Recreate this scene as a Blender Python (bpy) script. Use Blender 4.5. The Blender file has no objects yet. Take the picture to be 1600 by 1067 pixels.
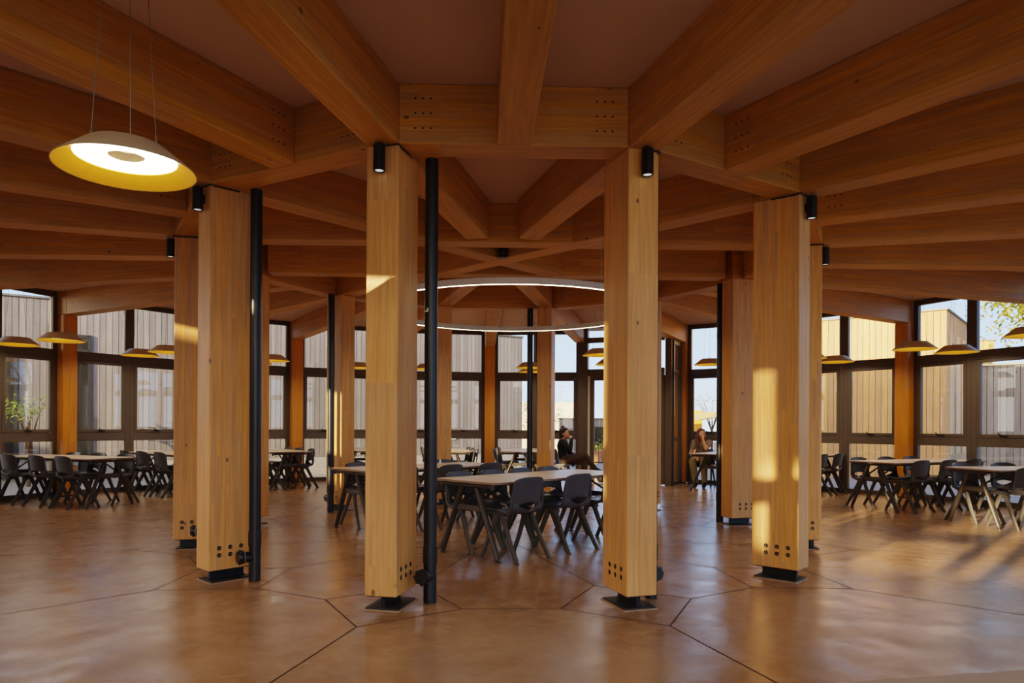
import bpy, bmesh, math, random
from mathutils import Vector, Matrix
rnd = random.Random(7)
C = bpy.context.scene.collection
D2R = math.radians

# ------------------------------------------------------------------ measures
R = 3.40            # ring of twelve columns
RF = 9.16           # glazed outer wall
ZB = 0.104          # foot of the timber columns
ZBM = 3.306         # underside of all beams
ZT = 3.730          # ceiling
W1, W2 = 0.241, 0.404   # ring column section (tangential, radial)
BW = 0.24           # beam width

def pol(th, r, t=0.0, z=0.0):
    a = D2R(th); s, c = math.sin(a), math.cos(a)
    return Vector((r*s + t*c, -r*c + t*s, z))

# ------------------------------------------------------------------ node helpers
def mat(name):
    m = bpy.data.materials.new(name); m.use_nodes = True
    nt = m.node_tree
    for n in list(nt.nodes): nt.nodes.remove(n)
    out = nt.nodes.new('ShaderNodeOutputMaterial')
    return m, nt, out
def N(nt, typ, **kw):
    n = nt.nodes.new(typ)
    for k, v in kw.items():
        if k.startswith('i_'):
            n.inputs[k[2:]].default_value = v
        else: setattr(n, k, v)
    return n
def L(nt, a, b): nt.links.new(a, b)
def math_(nt, op, a, b=None, c=None):
    n = nt.nodes.new('ShaderNodeMath'); n.operation = op
    for i, v in enumerate((a, b, c)):
        if v is None: continue
        if hasattr(v, 'is_linked'): nt.links.new(v, n.inputs[i])
        else: n.inputs[i].default_value = v
    return n.outputs[0]
def mixc(nt, fac, a, b, mode='MIX'):
    n = nt.nodes.new('ShaderNodeMix'); n.data_type = 'RGBA'; n.blend_type = mode
    for i, v in ((0, fac), (6, a), (7, b)):
        if hasattr(v, 'is_linked'): nt.links.new(v, n.inputs[i])
        else: n.inputs[i].default_value = v if i == 0 else (*v, 1)
    return n.outputs[2]
def ramp(nt, fac, stops):
    n = nt.nodes.new('ShaderNodeValToRGB')
    e = n.color_ramp.elements
    while len(e) > 1: e.remove(e[0])
    for i, (p, c) in enumerate(stops):
        el = e[0] if i == 0 else e.new(p)
        el.position = p; el.color = (*c, 1) if not isinstance(c, float) else (c, c, c, 1)
    nt.links.new(fac, n.inputs[0]); return n.outputs[0]
def srgb(r, g, b):
    f = lambda v: (v/255/12.92 if v/255 <= .04045 else ((v/255+.055)/1.055)**2.4)
    return (f(r), f(g), f(b))
def bsdf(nt, out, col, rough=.5, metal=0., bump=None, spec=.5):
    b = nt.nodes.new('ShaderNodeBsdfPrincipled')
    if hasattr(col, 'is_linked'): nt.links.new(col, b.inputs['Base Color'])
    else: b.inputs['Base Color'].default_value = (*col, 1)
    if hasattr(rough, 'is_linked'): nt.links.new(rough, b.inputs['Roughness'])
    else: b.inputs['Roughness'].default_value = rough
    b.inputs['Metallic'].default_value = metal
    b.inputs['Specular IOR Level'].default_value = spec
    if bump is not None: nt.links.new(bump, b.inputs['Normal'])
    nt.links.new(b.outputs[0], out.inputs[0]); return b
def plain(name, col, rough=.5, metal=0., spec=.5, noise=.06, nscale=30):
    m, nt, out = mat(name)
    tc = N(nt, 'ShaderNodeTexCoord')
    n = N(nt, 'ShaderNodeTexNoise'); n.inputs['Scale'].default_value = nscale; n.inputs['Detail'].default_value = 3
    L(nt, tc.outputs['Object'], n.inputs['Vector'])
    dark = tuple(c*(1-noise*2) for c in col); lite = tuple(min(1, c*(1+noise*2)) for c in col)
    c = mixc(nt, n.outputs['Fac'], dark, lite)
    bsdf(nt, out, c, rough, metal, None, spec); return m
def emit(name, col, s):
    m, nt, out = mat(name)
    e = N(nt, 'ShaderNodeEmission'); e.inputs[0].default_value = (*col, 1); e.inputs[1].default_value = s
    L(nt, e.outputs[0], out.inputs[0]); return m

def wood(name, base, axis='X', lam='Z', lamw=.045, rough=.45, knots=.8, var=.09, boards=False, gapw=.006, greyed=0.):
    """glued laminated softwood: long grain on one axis, laminations across, scattered knots"""
    m, nt, out = mat(name)
    tc = N(nt, 'ShaderNodeTexCoord'); oi = N(nt, 'ShaderNodeObjectInfo')
    off = N(nt, 'ShaderNodeCombineXYZ')
    rv = math_(nt, 'MULTIPLY', oi.outputs['Random'], 37.0)
    for i in range(3): L(nt, rv, off.inputs[i])
    add = N(nt, 'ShaderNodeVectorMath', operation='ADD')
    L(nt, tc.outputs['Object'], add.inputs[0]); L(nt, off.outputs[0], add.inputs[1])
    P0 = add.outputs[0]
    sep = N(nt, 'ShaderNodeSeparateXYZ'); L(nt, tc.outputs['Object'], sep.inputs[0])
    lamc = sep.outputs['XYZ'.index(lam)]; lng = sep.outputs['XYZ'.index(axis)]
    lamid = math_(nt, 'FLOOR', math_(nt, 'DIVIDE', math_(nt, 'ADD', lamc, 50.0), lamw))
    # finger joints: every lamination is broken along its length
    wn0 = N(nt, 'ShaderNodeTexWhiteNoise', noise_dimensions='1D'); L(nt, math_(nt, 'ADD', lamid, rv), wn0.inputs['W'])
    seg = math_(nt, 'FLOOR', math_(nt, 'ADD', math_(nt, 'DIVIDE', lng, 1.3 if not boards else 50.), math_(nt, 'MULTIPLY', wn0.outputs['Value'], 5.0)))
    wn = N(nt, 'ShaderNodeTexWhiteNoise', noise_dimensions='2D')
    cmb = N(nt, 'ShaderNodeCombineXYZ'); L(nt, math_(nt, 'ADD', lamid, rv), cmb.inputs[0]); L(nt, seg, cmb.inputs[1])
    L(nt, cmb.outputs[0], wn.inputs['Vector'])
    # grain
    mp = N(nt, 'ShaderNodeMapping'); sc = [22., 22., 22.]; sc['XYZ'.index(axis)] = .9
    mp.inputs['Scale'].default_value = sc; L(nt, P0, mp.inputs['Vector'])
    shift = N(nt, 'ShaderNodeVectorMath', operation='ADD'); L(nt, mp.outputs[0], shift.inputs[0]); L(nt, wn.outputs['Color'], shift.inputs[1])
    g = N(nt, 'ShaderNodeTexNoise'); g.inputs['Scale'].default_value = 1.6; g.inputs['Detail'].default_value = 5; g.inputs['Roughness'].default_value = .62; g.inputs['Distortion'].default_value = .5
    L(nt, shift.outputs[0], g.inputs['Vector'])
    # broad stains
    s = N(nt, 'ShaderNodeTexNoise'); s.inputs['Scale'].default_value = 1.3; s.inputs['Detail'].default_value = 3
    L(nt, P0, s.inputs['Vector'])
    dk = tuple(c*k for c, k in zip(base, (.80, .74, .66))); lt = tuple(min(1, c*k) for c, k in zip(base, (1.10, 1.10, 1.10)))
    c = mixc(nt, ramp(nt, g.outputs['Fac'], [(.30, 0.), (.68, 1.)]), dk, lt)
    v = math_(nt, 'ADD', 1.0-var, math_(nt, 'MULTIPLY', wn.outputs['Value'], 2*var))
    v = math_(nt, 'MULTIPLY', v, math_(nt, 'ADD', .92, math_(nt, 'MULTIPLY', oi.outputs['Random'], .16)))
    v = math_(nt, 'MULTIPLY', v, math_(nt, 'ADD', .84, math_(nt, 'MULTIPLY', s.outputs['Fac'], .32)))
    hv = N(nt, 'ShaderNodeHueSaturation'); L(nt, c, hv.inputs['Color']); L(nt, v, hv.inputs['Value'])
    L(nt, math_(nt, 'ADD', 1.0-greyed, math_(nt, 'MULTIPLY', wn.outputs['Value'], .12)), hv.inputs['Saturation'])
    c = hv.outputs[0]
    # knots
    mk = N(nt, 'ShaderNodeMapping'); sk = [7., 7., 7.]; sk['XYZ'.index(axis)] = 4.2
    mk.inputs['Scale'].default_value = sk; L(nt, P0, mk.inputs['Vector'])
    vo = N(nt, 'ShaderNodeTexVoronoi'); vo.inputs['Scale'].default_value = 1.; L(nt, mk.outputs[0], vo.inputs['Vector'])
    sepc = N(nt, 'ShaderNodeSeparateColor'); L(nt, vo.outputs['Color'], sepc.inputs[0])
    pick = math_(nt, 'GREATER_THAN', sepc.outputs[0], .74)
    rad = math_(nt, 'ADD', .04, math_(nt, 'MULTIPLY', sepc.outputs[1], .09))
    kn = math_(nt, 'SUBTRACT', 1.0, math_(nt, 'DIVIDE', vo.outputs['Distance'], rad))
    kn = math_(nt, 'MULTIPLY', ramp(nt, kn, [(0., 0.), (.35, 1.)]), math_(nt, 'MULTIPLY', pick, knots))
    c = mixc(nt, kn, c, tuple(x*.22 for x in base))
    if boards:
        fr = math_(nt, 'FRACT', math_(nt, 'DIVIDE', math_(nt, 'ADD', lamc, 50.0), lamw))
        gp = math_(nt, 'LESS_THAN', fr, gapw/lamw)
        c = mixc(nt, gp, c, tuple(x*.12 for x in base))
    bp = N(nt, 'ShaderNodeBump'); bp.inputs['Strength'].default_value = .08; bp.inputs['Distance'].default_value = .01
    L(nt, g.outputs['Fac'], bp.inputs['Height'])
    bsdf(nt, out, c, rough, 0, bp.outputs[0], .35); return m

WOOD = srgb(212, 150, 84)
M = {}
M['beam'] = wood('glulam beam', srgb(208, 157, 90), 'X', 'Z', .043, .5, .8)
M['column'] = wood('glulam column', srgb(220, 168, 112), 'Z', 'Y', .044, .45, .85)
M['fcolumn'] = wood('facade column', srgb(218, 150, 76), 'Z', 'X', .06, .45, .8)
M['grey_boards'] = wood('weathered boards', srgb(128, 118, 112), 'Z', 'X', .135, .85, .8, .18, True, .012, .45)
M['tan_boards'] = wood('new boards', srgb(212, 164, 112), 'Z', 'X', .15, .8, .8, .2, True, .012, .05)
M['hole'] = plain('dowel hole', (.02, .012, .008), .9)
M['black'] = plain('black paint', (.012, .012, .014), .32, 0, .5)
M['blacksteel'] = plain('black steel', (.018, .018, .02), .5, .3)
M['plate'] = plain('base plate steel', (.05, .042, .036), .55, .4)
M['grout'] = plain('pale grout', srgb(170, 140, 112), .9)
M['washer'] = plain('washer steel', (.16, .13, .10), .35, .9)
M['frame'] = plain('bronze aluminium', srgb(98, 85, 72), .42, .1, .5, .03)
M['gasket'] = plain('black gasket', (.015, .014, .013), .6)
M['plastic'] = plain('charcoal plastic', srgb(76, 74, 76), .36, 0, .5, .03, 60)
M['plastic_leg'] = plain('charcoal legs', srgb(82, 77, 71), .5, 0, .4, .03, 60)
M['top'] = plain('pale laminate', srgb(224, 204, 180), .34, 0, .5, .04, 6)
M['edge'] = plain('table edge', srgb(150, 120, 96), .5)
M['tleg'] = plain('table leg metal', srgb(78, 70, 62), .42, .35, .5, .03)
M['shade'] = plain('tan lamp metal', srgb(220, 194, 152), .5, .1)
M['gold'] = plain('yellow gold lining', srgb(235, 170, 40), .38, .2)
M['diff'] = emit('lamp diffuser', (1., .87, .68), 9.)
M['strip'] = emit('ring light strip', (1., .78, .48), 15.)
M['ringbody'] = plain('white ring body', srgb(215, 205, 190), .45)
M['wire'] = plain('steel wire', (.35, .32, .28), .4, .7)
M['lens'] = emit('spot lens', (1., .95, .88), .45)
M['concrete'] = plain('concrete plinth', srgb(150, 146, 140), .9, 0, .3, .12, 8)
M['gravel'] = plain('pale ground', srgb(128, 121, 112), .95, 0, .2, .18, 20)
M['white'] = plain('white paper', srgb(235, 235, 232), .7)
M['render'] = plain('cream render wall', srgb(226, 210, 182), .9, 0, .2, .05, 4)
M['sail'] = plain('tan sail cloth', srgb(204, 160, 90), .8)
M['bark'] = plain('bark', srgb(92, 74, 58), .9, 0, .2, .2, 12)
M['pot'] = plain('terracotta', srgb(196, 132, 84), .8)
M['coping'] = plain('roof flashing', srgb(112, 108, 100), .5, .4)
M['darkglass'] = plain('dark window glass', srgb(40, 42, 40), .08, 0, .8)

def leafmat(name, a, b):
    m, nt, out = mat(name)
    tc = N(nt, 'ShaderNodeTexCoord'); n = N(nt, 'ShaderNodeTexNoise'); n.inputs['Scale'].default_value = 3.5
    L(nt, tc.outputs['Object'], n.inputs['Vector'])
    c = mixc(nt, ramp(nt, n.outputs['Fac'], [(.35, 0.), (.65, 1.)]), a, b)
    d = N(nt, 'ShaderNodeBsdfDiffuse'); t = N(nt, 'ShaderNodeBsdfTranslucent'); L(nt, c, d.inputs[0]); L(nt, c, t.inputs[0])
    mx = N(nt, 'ShaderNodeMixShader'); mx.inputs[0].default_value = .4; L(nt, d.outputs[0], mx.inputs[1]); L(nt, t.outputs[0], mx.inputs[2])
    L(nt, mx.outputs[0], out.inputs[0]); return m
M['leaf'] = leafmat('olive leaves', srgb(92, 104, 48), srgb(190, 176, 78))
M['leaf2'] = leafmat('green leaves', srgb(60, 84, 44), srgb(132, 150, 70))

def glassmat():
    m, nt, out = mat('window glass')
    tr = N(nt, 'ShaderNodeBsdfTransparent'); tr.inputs[0].default_value = (.93, .95, .94, 1)
    gl = N(nt, 'ShaderNodeBsdfGlossy'); gl.inputs['Roughness'].default_value = .01; gl.inputs[0].default_value = (.9, .93, .95, 1)
    fr = N(nt, 'ShaderNodeFresnel'); fr.inputs['IOR'].default_value = 1.5
    mx = N(nt, 'ShaderNodeMixShader'); L(nt, math_(nt, 'MULTIPLY', fr.outputs[0], 1.7), mx.inputs[0])
    L(nt, tr.outputs[0], mx.inputs[1]); L(nt, gl.outputs[0], mx.inputs[2]); L(nt, mx.outputs[0], out.inputs[0]); return m
M['glass'] = glassmat()

def floormat():
    m, nt, out = mat('polished concrete')
    tc = N(nt, 'ShaderNodeTexCoord'); P = tc.outputs['Object']
    def noise(s, d=4, rg=.55, dist=0.):
        n = N(nt, 'ShaderNodeTexNoise'); n.inputs['Scale'].default_value = s; n.inputs['Detail'].default_value = d
        n.inputs['Roughness'].default_value = rg; n.inputs['Distortion'].default_value = dist; L(nt, P, n.inputs['Vector']); return n.outputs['Fac']
    a = noise(.8, 5, .6); b = noise(6., 6, .65, .6); c3 = noise(45., 3)
    c = mixc(nt, ramp(nt, a, [(.3, 0.), (.7, 1.)]), srgb(148, 110, 76), srgb(184, 144, 104))
    c = mixc(nt, math_(nt, 'MULTIPLY', ramp(nt, b, [(.42, 0.), (.72, 1.)]), .55), c, srgb(202, 160, 122))
    c = mixc(nt, math_(nt, 'MULTIPLY', ramp(nt, c3, [(.3, 1.), (.45, 0.)]), .18), c, srgb(110, 78, 54))
    # short fibre-like trowel marks
    mp = N(nt, 'ShaderNodeMapping'); mp.inputs['Scale'].default_value = (3., 26., 1.); mp.inputs['Rotation'].default_value = (0, 0, .6)
    dn = N(nt, 'ShaderNodeTexNoise'); dn.inputs['Scale'].default_value = 1.2; dn.inputs['Detail'].default_value = 2; L(nt, P, dn.inputs['Vector'])
    sc = N(nt, 'ShaderNodeVectorMath', operation='SCALE'); sc.inputs['Scale'].default_value = 1.1; L(nt, dn.outputs['Color'], sc.inputs[0])
    ad = N(nt, 'ShaderNodeVectorMath', operation='ADD'); L(nt, P, ad.inputs[0]); L(nt, sc.outputs[0], ad.inputs[1])
    L(nt, ad.outputs[0], mp.inputs['Vector'])
    sn = N(nt, 'ShaderNodeTexNoise'); sn.inputs['Scale'].default_value = 3.2; sn.inputs['Detail'].default_value = 5; sn.inputs['Roughness'].default_value = .7
    L(nt, mp.outputs[0], sn.inputs['Vector'])
    scr = ramp(nt, sn.outputs['Fac'], [(.60, 0.), (.72, 1.)])
    c = mixc(nt, math_(nt, 'MULTIPLY', scr, .5), c, srgb(112, 74, 48))
    ro = math_(nt, 'ADD', .13, math_(nt, 'MULTIPLY', b, .14))
    ro = math_(nt, 'ADD', ro, math_(nt, 'MULTIPLY', scr, .12))
    h = math_(nt, 'ADD', math_(nt, 'MULTIPLY', sn.outputs['Fac'], .6), math_(nt, 'MULTIPLY', b, .5))
    bp = N(nt, 'ShaderNodeBump'); bp.inputs['Strength'].default_value = .17; bp.inputs['Distance'].default_value = .012; L(nt, h, bp.inputs['Height'])
    bsdf(nt, out, c, ro, 0, bp.outputs[0], .75); return m
M['floor'] = floormat()
M['ceil'] = plain('ceiling plaster', srgb(214, 184, 158), .85, 0, .2, .02, 2)
M['joint'] = plain('floor joint', (.022, .013, .009), .8)

# ------------------------------------------------------------------ mesh helpers
class MB:
    def __init__(s): s.bm = bmesh.new()
    def box(s, c, size, rz=0., mi=0, bev=0., rot=None):
        g = bmesh.ops.create_cube(s.bm, size=1.0)
        vs = g['verts']
        Mx = Matrix.Translation(Vector(c)) @ (rot if rot else Matrix.Rotation(rz, 4, 'Z')) @ Matrix.Diagonal((*size, 1))
        bmesh.ops.transform(s.bm, matrix=Mx, verts=vs)
        fs = set(f for v in vs for f in v.link_faces)
        for f in fs: f.material_index = mi
        if bev:
            es = list(set(e for v in vs for e in v.link_edges))
            r = bmesh.ops.bevel(s.bm, geom=es, offset=bev, segments=1, affect='EDGES', profile=.5)
            for f in r['faces']: f.material_index = mi
        return s
    def tube(s, pts, rads, n=10, mi=0, cap=True, flat=(1., 1.), up=None):
        pts = [Vector(p) for p in pts]
        if not hasattr(rads, '__len__'): rads = [rads]*len(pts)
        rings = []
        for i, p in enumerate(pts):
            d = (pts[min(i+1, len(pts)-1)] - pts[max(i-1, 0)]).normalized()
            u = Vector(up) if up else (Vector((0, 0, 1)) if abs(d.z) < .9 else Vector((1, 0, 0)))
            a = d.cross(u).normalized(); b = a.cross(d).normalized()
            rings.append([s.bm.verts.new(p + (a*math.cos(2*math.pi*k/n)*flat[0] + b*math.sin(2*math.pi*k/n)*flat[1])*rads[i]) for k in range(n)])
        for i in range(len(rings)-1):
            for k in range(n):
                f = s.bm.faces.new((rings[i][k], rings[i][(k+1) % n], rings[i+1][(k+1) % n], rings[i+1][k])); f.material_index = mi; f.smooth = True
        if cap:
            for rg in (rings[0], rings[-1]):
                try: f = s.bm.faces.new(rg); f.material_index = mi
                except ValueError: pass
        return s
    def lathe(s, prof, n=32, c=(0, 0, 0), mi=0, closed=False):
        rings = []
        for r, z in prof:
            rings.append([s.bm.verts.new((c[0]+r*math.cos(2*math.pi*k/n), c[1]+r*math.sin(2*math.pi*k/n), c[2]+z)) for k in range(n)])
        m = len(rings)
        for i in range(m if closed else m-1):
            a, b = rings[i], rings[(i+1) % m]
            for k in range(n):
                f = s.bm.faces.new((a[k], a[(k+1) % n], b[(k+1) % n], b[k])); f.material_index = mi; f.smooth = True
        return s
    def disc(s, c, r, nrm, n=12, mi=0):
        nrm = Vector(nrm).normalized(); u = Vector((0, 0, 1)) if abs(nrm.z) < .9 else Vector((1, 0, 0))
        a = nrm.cross(u).normalized(); b = nrm.cross(a)
        f = s.bm.faces.new([s.bm.verts.new(Vector(c)+a*r*math.cos(2*math.pi*k/n)+b*r*math.sin(2*math.pi*k/n)) for k in range(n)])
        f.material_index = mi; return s
    def quad(s, ps, mi=0):
        f = s.bm.faces.new([s.bm.verts.new(p) for p in ps]); f.material_index = mi; return s
    def ball(s, c, r, sc=(1, 1, 1), n=12, mi=0, rot=None):
        g = bmesh.ops.create_uvsphere(s.bm, u_segments=n, v_segments=max(6, n*2//3), radius=r)
        Mx = Matrix.Translation(Vector(c)) @ (rot or Matrix.Identity(4)) @ Matrix.Diagonal((*sc, 1))
        bmesh.ops.transform(s.bm, matrix=Mx, verts=g['verts'])
        for f in set(f for v in g['verts'] for f in v.link_faces): f.smooth = True; f.material_index = mi
        return s
    def mesh(s, name, mats, sharp=35):
        bmesh.ops.recalc_face_normals(s.bm, faces=s.bm.faces)
        me = bpy.data.meshes.new(name); s.bm.to_mesh(me); s.bm.free()
        for m in (mats if isinstance(mats, (list, tuple)) else [mats]): me.materials.append(m)
        if sharp and any(p.use_smooth for p in me.polygons):
            me.set_sharp_from_angle(angle=D2R(sharp))
        return me
    def build(s, name, mats, parent=None, loc=None, rz=None, sharp=35):
        return obj(name, s.mesh(name, mats, sharp), parent, loc, rz)

def obj(name, me, parent=None, loc=None, rz=None):
    o = bpy.data.objects.new(name, me); C.objects.link(o)
    if parent: o.parent = parent
    if loc is not None: o.location = loc
    if rz is not None: o.rotation_euler = (0, 0, rz)
    return o
def tag(o, label=None, cat=None, group=None, kind=None):
    if label: o['label'] = label
    if cat: o['category'] = cat
    if group: o['group'] = group
    if kind: o['kind'] = kind
    return o
def thing(name, label, cat, loc=(0, 0, 0), rz=0., group=None):
    o = bpy.data.objects.new(name, None); C.objects.link(o); o.empty_display_size = .1
    o.location = loc; o.rotation_euler = (0, 0, rz)
    return tag(o, label, cat, group, 'thing')
def struct(o): o['kind'] = 'structure'; return o
def dup(root, loc, rz, label):
    r = root.copy(); C.objects.link(r); r.location = loc; r.rotation_euler = (0, 0, rz); r['label'] = label
    for ch in list(root.children):
        c = ch.copy(); C.objects.link(c); c.parent = r
        for g in list(ch.children):
            d = g.copy(); C.objects.link(d); d.parent = c
    return r
ORD = ['zeroth', 'first', 'second', 'third', 'fourth', 'fifth', 'sixth', 'seventh', 'eighth', 'ninth', 'tenth', 'eleventh', 'twelfth']

# ------------------------------------------------------------------ floor, ground, ceiling
def build_floor():
    b = MB(); n = 96; rr = RF + .12
    top = [b.bm.verts.new(pol(360*k/n, rr, 0, 0)) for k in range(n)]
    bot = [b.bm.verts.new(pol(360*k/n, rr, 0, -.12)) for k in range(n)]
    b.bm.faces.new(top); b.bm.faces.new(bot)
    for k in range(n): b.bm.faces.new((top[k], top[(k+1) % n], bot[(k+1) % n], bot[k]))
    def line(p, q, w=.009):
        p, q = Vector(p), Vector(q); d = (q-p).normalized(); s = Vector((-d.y, d.x, 0))*w/2; z = Vector((0, 0, .0012))
        b.quad([p+s+z, q+s+z, q-s+z, p-s+z], 1)
    for k in range(12):
        th = -15 + 30*k
        i_, o_, l_, r_ = pol(th, 2.78), pol(th, 3.99), pol(th-9, 3.43), pol(th+9, 3.43)
        for p, q in ((i_, l_), (l_, o_), (o_, r_), (r_, i_)): line(p, q)
        line(o_, pol(th, RF)); line(r_, pol(th+21, 3.43)); line(i_, pol(th, .05))
    struct(b.build('floor', [M['floor'], M['joint']]))
build_floor()
b = MB(); b.lathe([(RF+.05, 0), (60, 0)], 64, (0, 0, -.07)); g = struct(b.build('ground', M['gravel']))
b = MB(); n = 48
for z0, z1 in ((ZT, ZT+.42),):
    lo = [b.bm.verts.new(pol(360*k/n+3.75, RF+.22, 0, z0)) for k in range(n)]; hi = [b.bm.verts.new(pol(360*k/n+3.75, RF+.22, 0, z1)) for k in range(n)]
    b.bm.faces.new(lo); b.bm.faces.new(hi)
    for k in range(n): b.bm.faces.new((lo[k], lo[(k+1) % n], hi[(k+1) % n], hi[k]))
struct(b.build('ceiling', M['ceil']))

# ------------------------------------------------------------------ ring columns
COLN = {-15: 'left of the two nearest ring columns', 15: 'right of the two nearest ring columns',
        -45: 'ring column second to the left of the nearest pair' , 45: 'ring column second to the right of the nearest pair',
        -75: 'ring column half hidden behind the wide left one', 75: 'ring column half hidden behind the wide right one',
        -105: 'ring column glimpsed beside the left black pipe', 105: 'ring column with black pipe before the long-haired person',
        -135: 'sunlit rear ring column left of the nearest pair', 135: 'rear ring column hidden behind the near right one',
        -165: 'left of the two rearmost ring columns', 165: 'right of the two rearmost ring columns, by the entrance'}
b = MB(); b.box((0, 0, (ZB+ZBM)/2), (W1, W2, ZBM-ZB-.002), bev=.006)
ME_shaft = b.mesh('column_shaft', M['column'])
b = MB(); b.box((0, 0, ZB/2+.006), (.03, .30, ZB-.006))
b.box((0, 0, ZB-.004), (W1*.8, W2*.86, .008)); ME_fin = b.mesh('column_fin', M['blacksteel'])
b = MB(); b.box((0, 0, .011), (.25, .36, .012), bev=.002); b.box((0, 0, .003), (.275, .385, .006), mi=1); ME_plate = b.mesh('column_plate', [M['plate'], M['grout']])
b = MB(); b.lathe([(0.0005, .004), (.006, .004), (.010, .006), (.010, .001), (.0165, .001), (.0175, -.003)], 14)
bmesh.ops.rotate(b.bm, verts=b.bm.verts, matrix=Matrix.Rotation(D2R(90), 3, 'Y')); 
b.disc((.0012, 0, 0), .0185, (1, 0, 0), 14, 1)
ME_bolt = b.mesh('column_bolt', [M['washer'], M['hole']])
def ring_column(th):
    t = thing('ring_column', 'square timber column, ' + COLN[th], 'column', pol(th, R), D2R(th), 'ring of timber columns')
    obj('shaft', ME_shaft, t)
    p = obj('base_plate', ME_plate, t); obj('steel_foot', ME_fin, t)
    for s in (1, -1):
        for zz in (.185, .245):
            for yy in (-.115, -.02, .075):
                o = obj('bolt', ME_bolt, t, (s*(W1/2+.0006), yy, zz + ZB - .06)); o.rotation_euler = (0, 0, 0 if s > 0 else math.pi)
    return t
for k in range(12): ring_column(-165 + 30*k)

# rainwater pipes beside the ring columns
PIPEN = {-15: 'by the near left column', 15: 'behind the near right column', -45: 'by the wide left column', 45: 'behind the wide right column',
         -75: 'hidden behind the wide left column', 75: 'hidden behind the far right column', -105: 'between the wide left column and the windows',
         105: 'in front of the long-haired person', -135: 'by the sunlit rear column', 135: 'behind the near right column, far side of the ring', -165: 'behind the near left pipe', 165: 'by the rear column nearest the entrance'}
b = MB(); b.tube([(0, 0, .004), (0, 0, ZBM-.004)], .049, 20); b.tube([(0, 0, .30), (0, 0, .42)], .054, 20); ME_pipe = b.mesh('pipe_body', M['black'])
b = MB(); b.tube([(0, 0, .20), (-.005, -.045, .205), (-.015, -.085, .21)], [.042, .044, .046], 16); ME_branch = b.mesh('pipe_branch', M['black'])
b = MB(); b.tube([(-.015, -.083, .21), (-.018, -.094, .21)], [.05, .05], 16); ME_seal = b.mesh('pipe_seal', M['ringbody'])
b = MB(); b.tube([(-.018, -.094, .21), (-.021, -.118, .21), (-.024, -.140, .21)], [.056, .058, .05], 16)
for k in range(8):
    a = 2*math.pi*k/8; b.ball((-.022+.052*math.cos(a), -.122, .21+.052*math.sin(a)), .012, n=6)
ME_cap = b.mesh('pipe_cap', M['black'])
PIPES = {}
for k in range(12):
    th = -165+30*k
    t = thing('rain_pipe', 'black rainwater pipe with screw cap, ' + PIPEN[th], 'pipe', pol(th, R-.13, .245+.01), D2R(th), 'rainwater pipes')
    obj('pipe_body', ME_pipe, t); q = obj('branch', ME_branch, t); obj('seal', ME_seal, q); obj('screw_cap', ME_cap, q)
    PIPES[th] = t
b = MB(); b.box((0, 0, 0), (.002, .012, .018)); b.box((0, .008, -.014), (.002, .026, .008)); s_ = b.build('sticker', M['white'], PIPES[-15], (-.012, -.0495, 2.18), D2R(80)); s_['label'] = 'small white sticker mark'

# wall spotlights on the outer face of the ring columns
b = MB(); b.lathe([(.0001, .19), (.036, .19), (.042, .183), (.042, .004), (.036, 0), (.034, .006)], 20); b.box((0, .039, .10), (.03, .03, .07)); ME_can = b.mesh('spot_can', M['black'])
b = MB(); b.lathe([(.0001, .007), (.030, .007)], 16); ME_lens = b.mesh('spot_lens', M['lens'])
SP = {-15: 'near left column', 15: 'near right column', -45: 'wide left column', 45: 'wide right column', -75: 'half hidden left column', 75: 'half hidden right column'}
for th, nm in SP.items():
    t = thing('column_spotlight', 'small black cylinder spotlight at the top of the ' + nm, 'spotlight', pol(th, R+W2/2+.055, 0, 3.10), D2R(th), 'column spotlights')
    obj('housing', ME_can, t); obj('lens', ME_lens, t)
    s = 1 if th < 0 else (1 if th == 15 else -1)
    yb = .055
    b = MB(); b.tube([(s*.03, .02, .185), (s*.06, yb-.009, .196), (s*(W1/2+.008), yb-.009, .197), (s*(W1/2+.008), yb+.03, .19), (s*(W1/2+.008), yb+.24, .196)], .0055, 6)
    b.build('cable', M['black'], t)

# ------------------------------------------------------------------ beams
def beam(name, p0, p1, label, group, dots=None, cat='beam', z0=ZBM, z1=ZT, w=BW, mitre=0.):
    """straight timber beam from p0 to p1 (plan points); dots = list of (x, side) nail groups"""
    p0, p1 = Vector(p0), Vector(p1); d = p1-p0; ln = d.length
    b = MB(); h = z1-z0
    b.box((ln/2, 0, h/2), (ln, w, h-.002), bev=.005)
    for v in b.bm.verts:
        if mitre and v.co.y > 0: v.co.x += mitre if v.co.x < ln/2 else -mitre
    for x, sd in (dots or []):
        for i in (-1, 0, 1):
            for zz in (.11, .215, .32):
                b.disc((x+i*.055, sd*(w/2+.0012), zz), .0075, (0, sd, 0), 8, 1)
    o = b.build(name, [M['beam'], M['hole']], None, (p0.x, p0.y, z0), math.atan2(d.y, d.x))
    return tag(o, label, cat, group, 'thing')
def blabel(th):
    a = abs(th)
    if th == 0: return 'middle one, overhead in front'
    if a == 180: return 'middle one at the back'
    side = 'right' if th > 0 else 'left'
    if a <= 90: return f'{ORD[round(a/15)]} to the {side} of the front middle beam'
    return f'{ORD[round((180-a)/15)]} to the {side} of the back middle beam'
AP = (R+W2/2)*math.cos(D2R(15)) + W1/2*math.sin(D2R(15))       # outer face of the ring beams
for k in range(24):
    th = -165+15*k
    vert = (k % 2 == 0)
    r0 = R - W2/2 if vert else AP + .002
    r1 = RF + .02 if abs(th) != 165 or th < 0 else 8.17
    if th in (-165,) : r1 = RF+.02
    dots = [] if vert else [(.16, 1), (.16, -1)]
    beam('roof_beam', pol(th, r0), pol(th, r1), 'long roof beam running to the windows, ' + blabel(th), 'radial roof beams', dots)
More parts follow.
